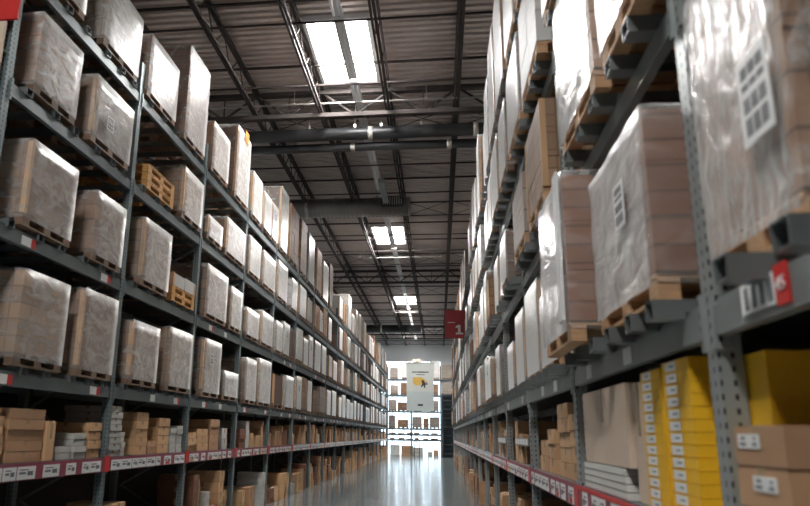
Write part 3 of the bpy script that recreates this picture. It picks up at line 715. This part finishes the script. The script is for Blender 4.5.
for c in CART[:298]:
    o = link('carton', carton_mesh(c['dx'], c['dy'], c['h'], c['col']), None, (c['x'], c['y'], c['z']))
    lab = c['label']
    if not lab:
        pos = 'topmost' if c['lvl'] == c['n'] - 1 else ('bottom' if c['lvl'] == 0 else ORD[c['lvl']] + ' up')
        if c['n'] == 1: pos = 'single'
        where = 'left rack' if c['side'] == L else 'right rack'
        lab = '%s %s carton, %s of %s stack, %s bay, %s %s' % ('flat' if c['h'] < .11 else ('upright' if c['h'] > c['dy'] else 'boxy'), c['col'], pos, ORD[c['st']], ORD[c['bay'] + 1], where, c['shelf'] if c['shelf'] == PS else 'floor')
    tag(o, lab, 'carton', 'cartons on the %s %s' % (c['side'], c['shelf'] if c['shelf'] == PS else 'floor level'))
    if c['extra'] == 'ylabel': tag(link('white_label', YLM, o, (-c['dx'] / 2 - .002, .05, c['h'] / 2)), 'small white label')
    if c['extra'] == 'addr': tag(link('address_label', AL, o, (-c['dx'] / 2 - .002, .06 if c['z'] > 1.5 else -.02, c['h'] * .62)), 'white address label')
m = MB()
for c in CART[298:]:
    m.box(c['x'] - c['dx'] / 2, c['x'] + c['dx'] / 2, c['y'] - c['dy'] / 2, c['y'] + c['dy'] / 2, c['z'], c['z'] + c['h'] - .003, K[c['col']])
tag(m.build('carton'), 'countless small brown and grey cartons stacked in the distant bays of both racks', 'cartons', kind='stuff')

# ------------------------------------------------------------------ far cross rack in front of the glazing
fr_ = empty('pallet_rack', (-2.2, FY, 0)); tag(fr_, 'grey cross rack at the end of the aisle, standing before bright glazing', 'rack')
def fb(name, x0, x1, y0, y1, z0, z1, m=STEEL): q = MB(); q.box(x0 + 2.2, x1 + 2.2, y0, y1, z0, z1, m); return q.build(name, fr_)
for x in FXP + [2.52, 4.9]:
    fb('post', x - .05, x + .05, 0, .08, 0, 7.2); fb('rear_post', x - .05, x + .05, 1.02, 1.1, 0, 7.2)
XS = FXP + [2.52, 4.9]
for a, b_ in zip(XS, XS[1:]):
    for z in (1.26, 1.68, 2.14, 3.5, 4.8, 6.12):
        fb('shelf_beam', a + .05, b_ - .05, 0, .05, z - .13, z); fb('rear_beam', a + .05, b_ - .05, 1.05, 1.1, z - .10, z)
        if z < 2: fb('shelf_deck', a + .05, b_ - .05, .05, 1.05, z - .03, z, DECKB)
rf = random.Random(3)
col_g = ('grey', 'grey', 'brown', 'white', 'grey')
FT = {2.14: 'lowest pallet tier', 3.5: 'second tier', 4.8: 'third tier', 6.12: 'top tier'}
fl_ = {(1, 2.14): [(.12, .5, .9), (.85, .85, .55), ], (2, 2.14): [(.06, .75, .8), (.95, .42, .72), (1.45, .8, .78)], (1, 3.5): [(.1, .6, .8), (.85, .9, .6)], (2, 3.5): [(1.5, .7, .75), (.2, .6, .7)],
       (1, 4.8): [(.25, .6, .7), (1.1, .75, .9)], (2, 4.8): [(.3, .6, .6), (1.4, .8, .8)], (1, 6.12): [(.2, .65, .8), (1.2, .7, 1.35)], (2, 6.12): [(.1, .7, 1.55), (1.55, .75, 1.35)],
       (3, 2.14): [(.1, .9, .8)], (3, 3.5): [(.1, .9, .9)], (3, 4.8): [(.1, .9, .9)], (3, 6.12): [(.1, .9, 1.1)], (0, 3.5): [(.9, .8, .8)], (0, 2.14): [(1.2, .8, .8)]}
for (bi, z), lst in fl_.items():
    for k, (a, w, h) in enumerate(lst):
        x = XS[bi] + .05 + a; sty = ('grey', 'white') if z > 5.5 else ('grey', 'brown')
        root = empty('pallet_load', (x + w / 2, FY + .53, z)); root.rotation_euler.z = math.pi / 2
        tag(root, '%s load, %s from left in %s far cross rack bay, %s' % ({'grey': 'grey', 'white': 'white', 'brown': 'brown'}[sty[k % 2]], ORD[k], ('outer left', 'left', 'middle', 'right')[bi], FT[z]), 'pallet load', 'pallet loads on the far cross rack')
        link('pallet', pallet_mesh(round(w, 2), 1.0, WOOD), root); link('carton_stack', stack_mesh(w, 1.0, h, sty[k % 2], k), root, (0, 0, .12))
nf = 0
for bi, items in ((1, [(.25, .75, .8, 'pale grey'), (1.15, .95, .75, 'brown')]), (2, [(.05, .85, .62, 'pale grey'), (1.75, .4, .45, 'brown'), (1.3, .35, .3, 'pale grey')])):
    for (a, w, h, c) in items:
        o = link('carton', carton_mesh(w, .8, h, c), None, (XS[bi] + .05 + a + w / 2, FY + .45, .001))
        tag(o, '%s carton on the floor under the far cross rack, %s from left' % (c, ORD[nf]), 'carton', 'cartons under the far cross rack'); nf += 1
for z in (1.26, 1.68):
    for bi in (1, 2):
        for k in range(3):
            w = rf.uniform(.3, .6); h = rf.uniform(.06, .14); o = link('carton', carton_mesh(w, .6, h, 'brown'), None, (XS[bi] + .45 + k * .72, FY + .4, z + .001))
            tag(o, 'low brown carton, %s on the %s shelf, %s bay of far cross rack' % (ORD[k], 'lower' if z < 1.5 else 'upper', ('', 'left', 'middle')[bi]), 'carton', 'low cartons on the far cross rack')
# dark free-standing shelving tower at the right rack's far end
tw = empty('shelving_tower', (.66, 54.2, 0)); tag(tw, 'tall dark steel shelving tower at the far end of the right rack', 'shelving')
DKS = principled('dark_steel', (.06, .075, .09), .45, .3)
for sx in (-.36, .36):
    for sy in (-.3, .3): q = MB(); q.box(sx - .05, sx + .05, sy - .05, sy + .05, 0, 4.75, DKS); q.build('post', tw)
for k in range(14): q = MB(); q.box(-.36, .36, -.3, .3, .25 + k * .33, .31 + k * .33, DKS if k % 2 else STEEL); q.build('shelf', tw)
q = MB(); q.box(-.36, .36, .30, .33, 0, 4.7, DKS); q.build('dark_back', tw)
# portable step ladder shape at the far floor
ld = empty('step_ladder', (-1.75, 56.4, 0)); tag(ld, 'dark low step ladder standing before the far cross rack', 'ladder')
for sx in (-.2, .2): q = MB(); q.bar((sx, -.25, 0), (sx, .1, 1.25), .03, BLACK, 6); q.build('rail', ld); q = MB(); q.bar((sx, .45, 0), (sx, .1, 1.25), .025, BLACK, 6); q.build('rear_leg', ld)
for k in range(4): q = MB(); q.box(-.22, .22, -.22 + k * .085, -.02 + k * .085, .25 + k * .28, .28 + k * .28, BLACK); q.build('step', ld)

# ------------------------------------------------------------------ signs
bn = empty('hanging_banner', (-1.24, 48., 6.47)); tag(bn, 'white hanging banner with a yellow picture and small dark text', 'banner')
BANM = principled('banner_fabric', (.60, .63, .60), .7, noise=.05, nscale=.6); BANL = principled('banner_lower', (.50, .57, .57), .7, noise=.04, nscale=.6)
q = MB(); q.box(-.93, .93, -.006, .006, -3.25, 0, BANM); q.box(-.93, .93, -.007, .007, -3.25, -1.95, BANL); q.build('cloth', bn)
q = MB(); q.bar((-.97, 0, 0), (.97, 0, 0), .025, GALV, 8); q.bar((-.95, 0, -3.25), (.95, 0, -3.25), .02, GALV, 8); q.build('rail', bn)
for x in (-.85, .85): q = MB(); q.bar((x, 0, 0), (x, 0, 2.85), .006, PIPE, 5); q.build('wire', bn)
q = MB(); rz = random.Random(4); x = -.55
while x < .55: w = rz.uniform(.04, .11); q.box(x, x + w, -.010, -.007, -.68, -.575, BLACK); x += w + .022
x = -.28
while x < .3: w = rz.uniform(.03, .07); q.box(x, x + w, -.010, -.007, -.83, -.77, BLACK); x += w + .016
q.box(-.17, .18, -.010, -.0075, -2.92, -2.79, BLACK); q.build('lettering', bn)
q = MB(); BY = -.012
def poly(mb, pts, m, y0=-.012, y1=-.008):
    i = len(mb.v); k = mb.slot(m); n = len(pts)
    for y in (y0, y1): mb.v += [(x, y, z) for x, z in pts]
    mb.f.append(tuple(i + t for t in range(n))); mb.mi.append(k); mb.sm.append(False)
    mb.f.append(tuple(i + n + t for t in reversed(range(n)))); mb.mi.append(k); mb.sm.append(False)
    for t in range(n): mb.f.append((i + t, i + n + t, i + n + (t + 1) % n, i + (t + 1) % n)); mb.mi.append(k); mb.sm.append(False)
poly(q, [(-.48, -.98), (.10, -.97), (.30, -1.12), (.46, -1.25), (.50, -1.42), (.34, -1.52), (.20, -1.48), (-.02, -1.50), (-.30, -1.56), (-.50, -1.38)], YEL)
poly(q, [(.08, -1.2), (.24, -1.16), (.36, -1.42), (.34, -1.72), (.28, -1.72), (.24, -1.52), (.10, -1.66), (.04, -1.62), (.14, -1.42)], BLACK, -.016, -.012)
poly(q, [(.32, -1.32), (.50, -1.36), (.52, -1.48), (.36, -1.50)], INK, -.015, -.012)
q.build('printed_picture', bn)

sg_ = empty('aisle_sign', (.63, 24.3, 5.46)); tag(sg_, 'dark red aisle sign with a white number 1 on the right rack', 'sign')
q = MB(); q.box(-.375, .375, -.012, .012, -.5, .5, DRED); q.build('board', sg_)
q = MB(); q.bar((-.3, .03, .42), (.45, .03, .42), .014, GALV, 6); q.bar((-.3, .03, -.42), (.45, .03, -.42), .014, GALV, 6); q.build('bracket', sg_)
ONE = MB(); i_ = [(.0, -.36), (.26, -.36), (.26, -.30), (.17, -.30), (.17, -.02), (.09, -.02), (.0, -.08), (.0, -.14), (.08, -.11), (.08, -.30), (.0, -.30)]
poly(ONE, i_, PAPER, -.016, -.012); ONE.build('lettering', sg_)
q = MB(); q.box(-.27, -.02, -.015, -.012, .05, .075, PAPER); q.build('small_lettering', sg_)
rs = empty('section_sign', (-3.87, 5.26, 5.37)); tag(rs, 'bright red sign on the nearest left post, above a cream panel for its lit face', 'sign')
q = MB(); q.box(-.60, .0, -.012, .012, 0, .75, RED); q.build('board', rs)
q = MB(); q.box(-.60, -.11, -.012, .012, -1.2, -.02, K['cream']); tag(q.build('lit_post_face', rs), 'cream panel standing for the lit post face')  # cream colour paints the brightly lit post surface below the sign
q = MB(); q.bar((-.05, .02, .1), (-.05, .10, .1), .012, GALV, 6); q.bar((-.12, .02, -.3), (-.12, .10, -.3), .012, GALV, 6); q.build('bracket', rs)

# ------------------------------------------------------------------ world, camera
w = bpy.data.worlds.new('world'); sc.world = w; w.use_nodes = True
w.node_tree.nodes['Background'].inputs[0].default_value = (.8, .9, 1, 1); w.node_tree.nodes['Background'].inputs[1].default_value = .3
f, pitch, yaw, roll = 685.905, .23962397, -.1290381, .01818617
F = Vector((math.sin(yaw) * math.cos(pitch), math.cos(yaw) * math.cos(pitch), math.sin(pitch)))
Rv = Vector((math.cos(yaw), -math.sin(yaw), 0)); U = Rv.cross(F)
R2 = Rv * math.cos(roll) + U * math.sin(roll); U2 = -Rv * math.sin(roll) + U * math.cos(roll)
cam = bpy.data.cameras.new('camera'); co = bpy.data.objects.new('camera', cam); COL.objects.link(co)
M = Matrix.Identity(4)
for r in range(3): M[r][0] = R2[r]; M[r][1] = U2[r]; M[r][2] = -F[r]
M[0][3], M[1][3], M[2][3] = 0, 0, 1.65
co.matrix_world = M; cam.sensor_width = 36; cam.lens = f * 36 / 810; cam.shift_x = 54.596 / 810; cam.shift_y = 12.751 / 810; cam.clip_start = .05; cam.clip_end = 200
cam.dof.use_dof = True; cam.dof.focus_distance = 32; cam.dof.aperture_fstop = 2.0
sc.camera = co
vs = sc.view_settings; vs.view_transform = 'Standard'; vs.look = 'None'; vs.gamma = 1; vs.exposure = 0.0
try: vs.use_curve_mapping = False
except Exception: pass
sc.cycles.max_bounces = 8; sc.cycles.transparent_max_bounces = 16; sc.cycles.diffuse_bounces = 4; sc.cycles.glossy_bounces = 4
sc.cycles.use_denoising = True; sc.cycles.sample_clamp_indirect = 8
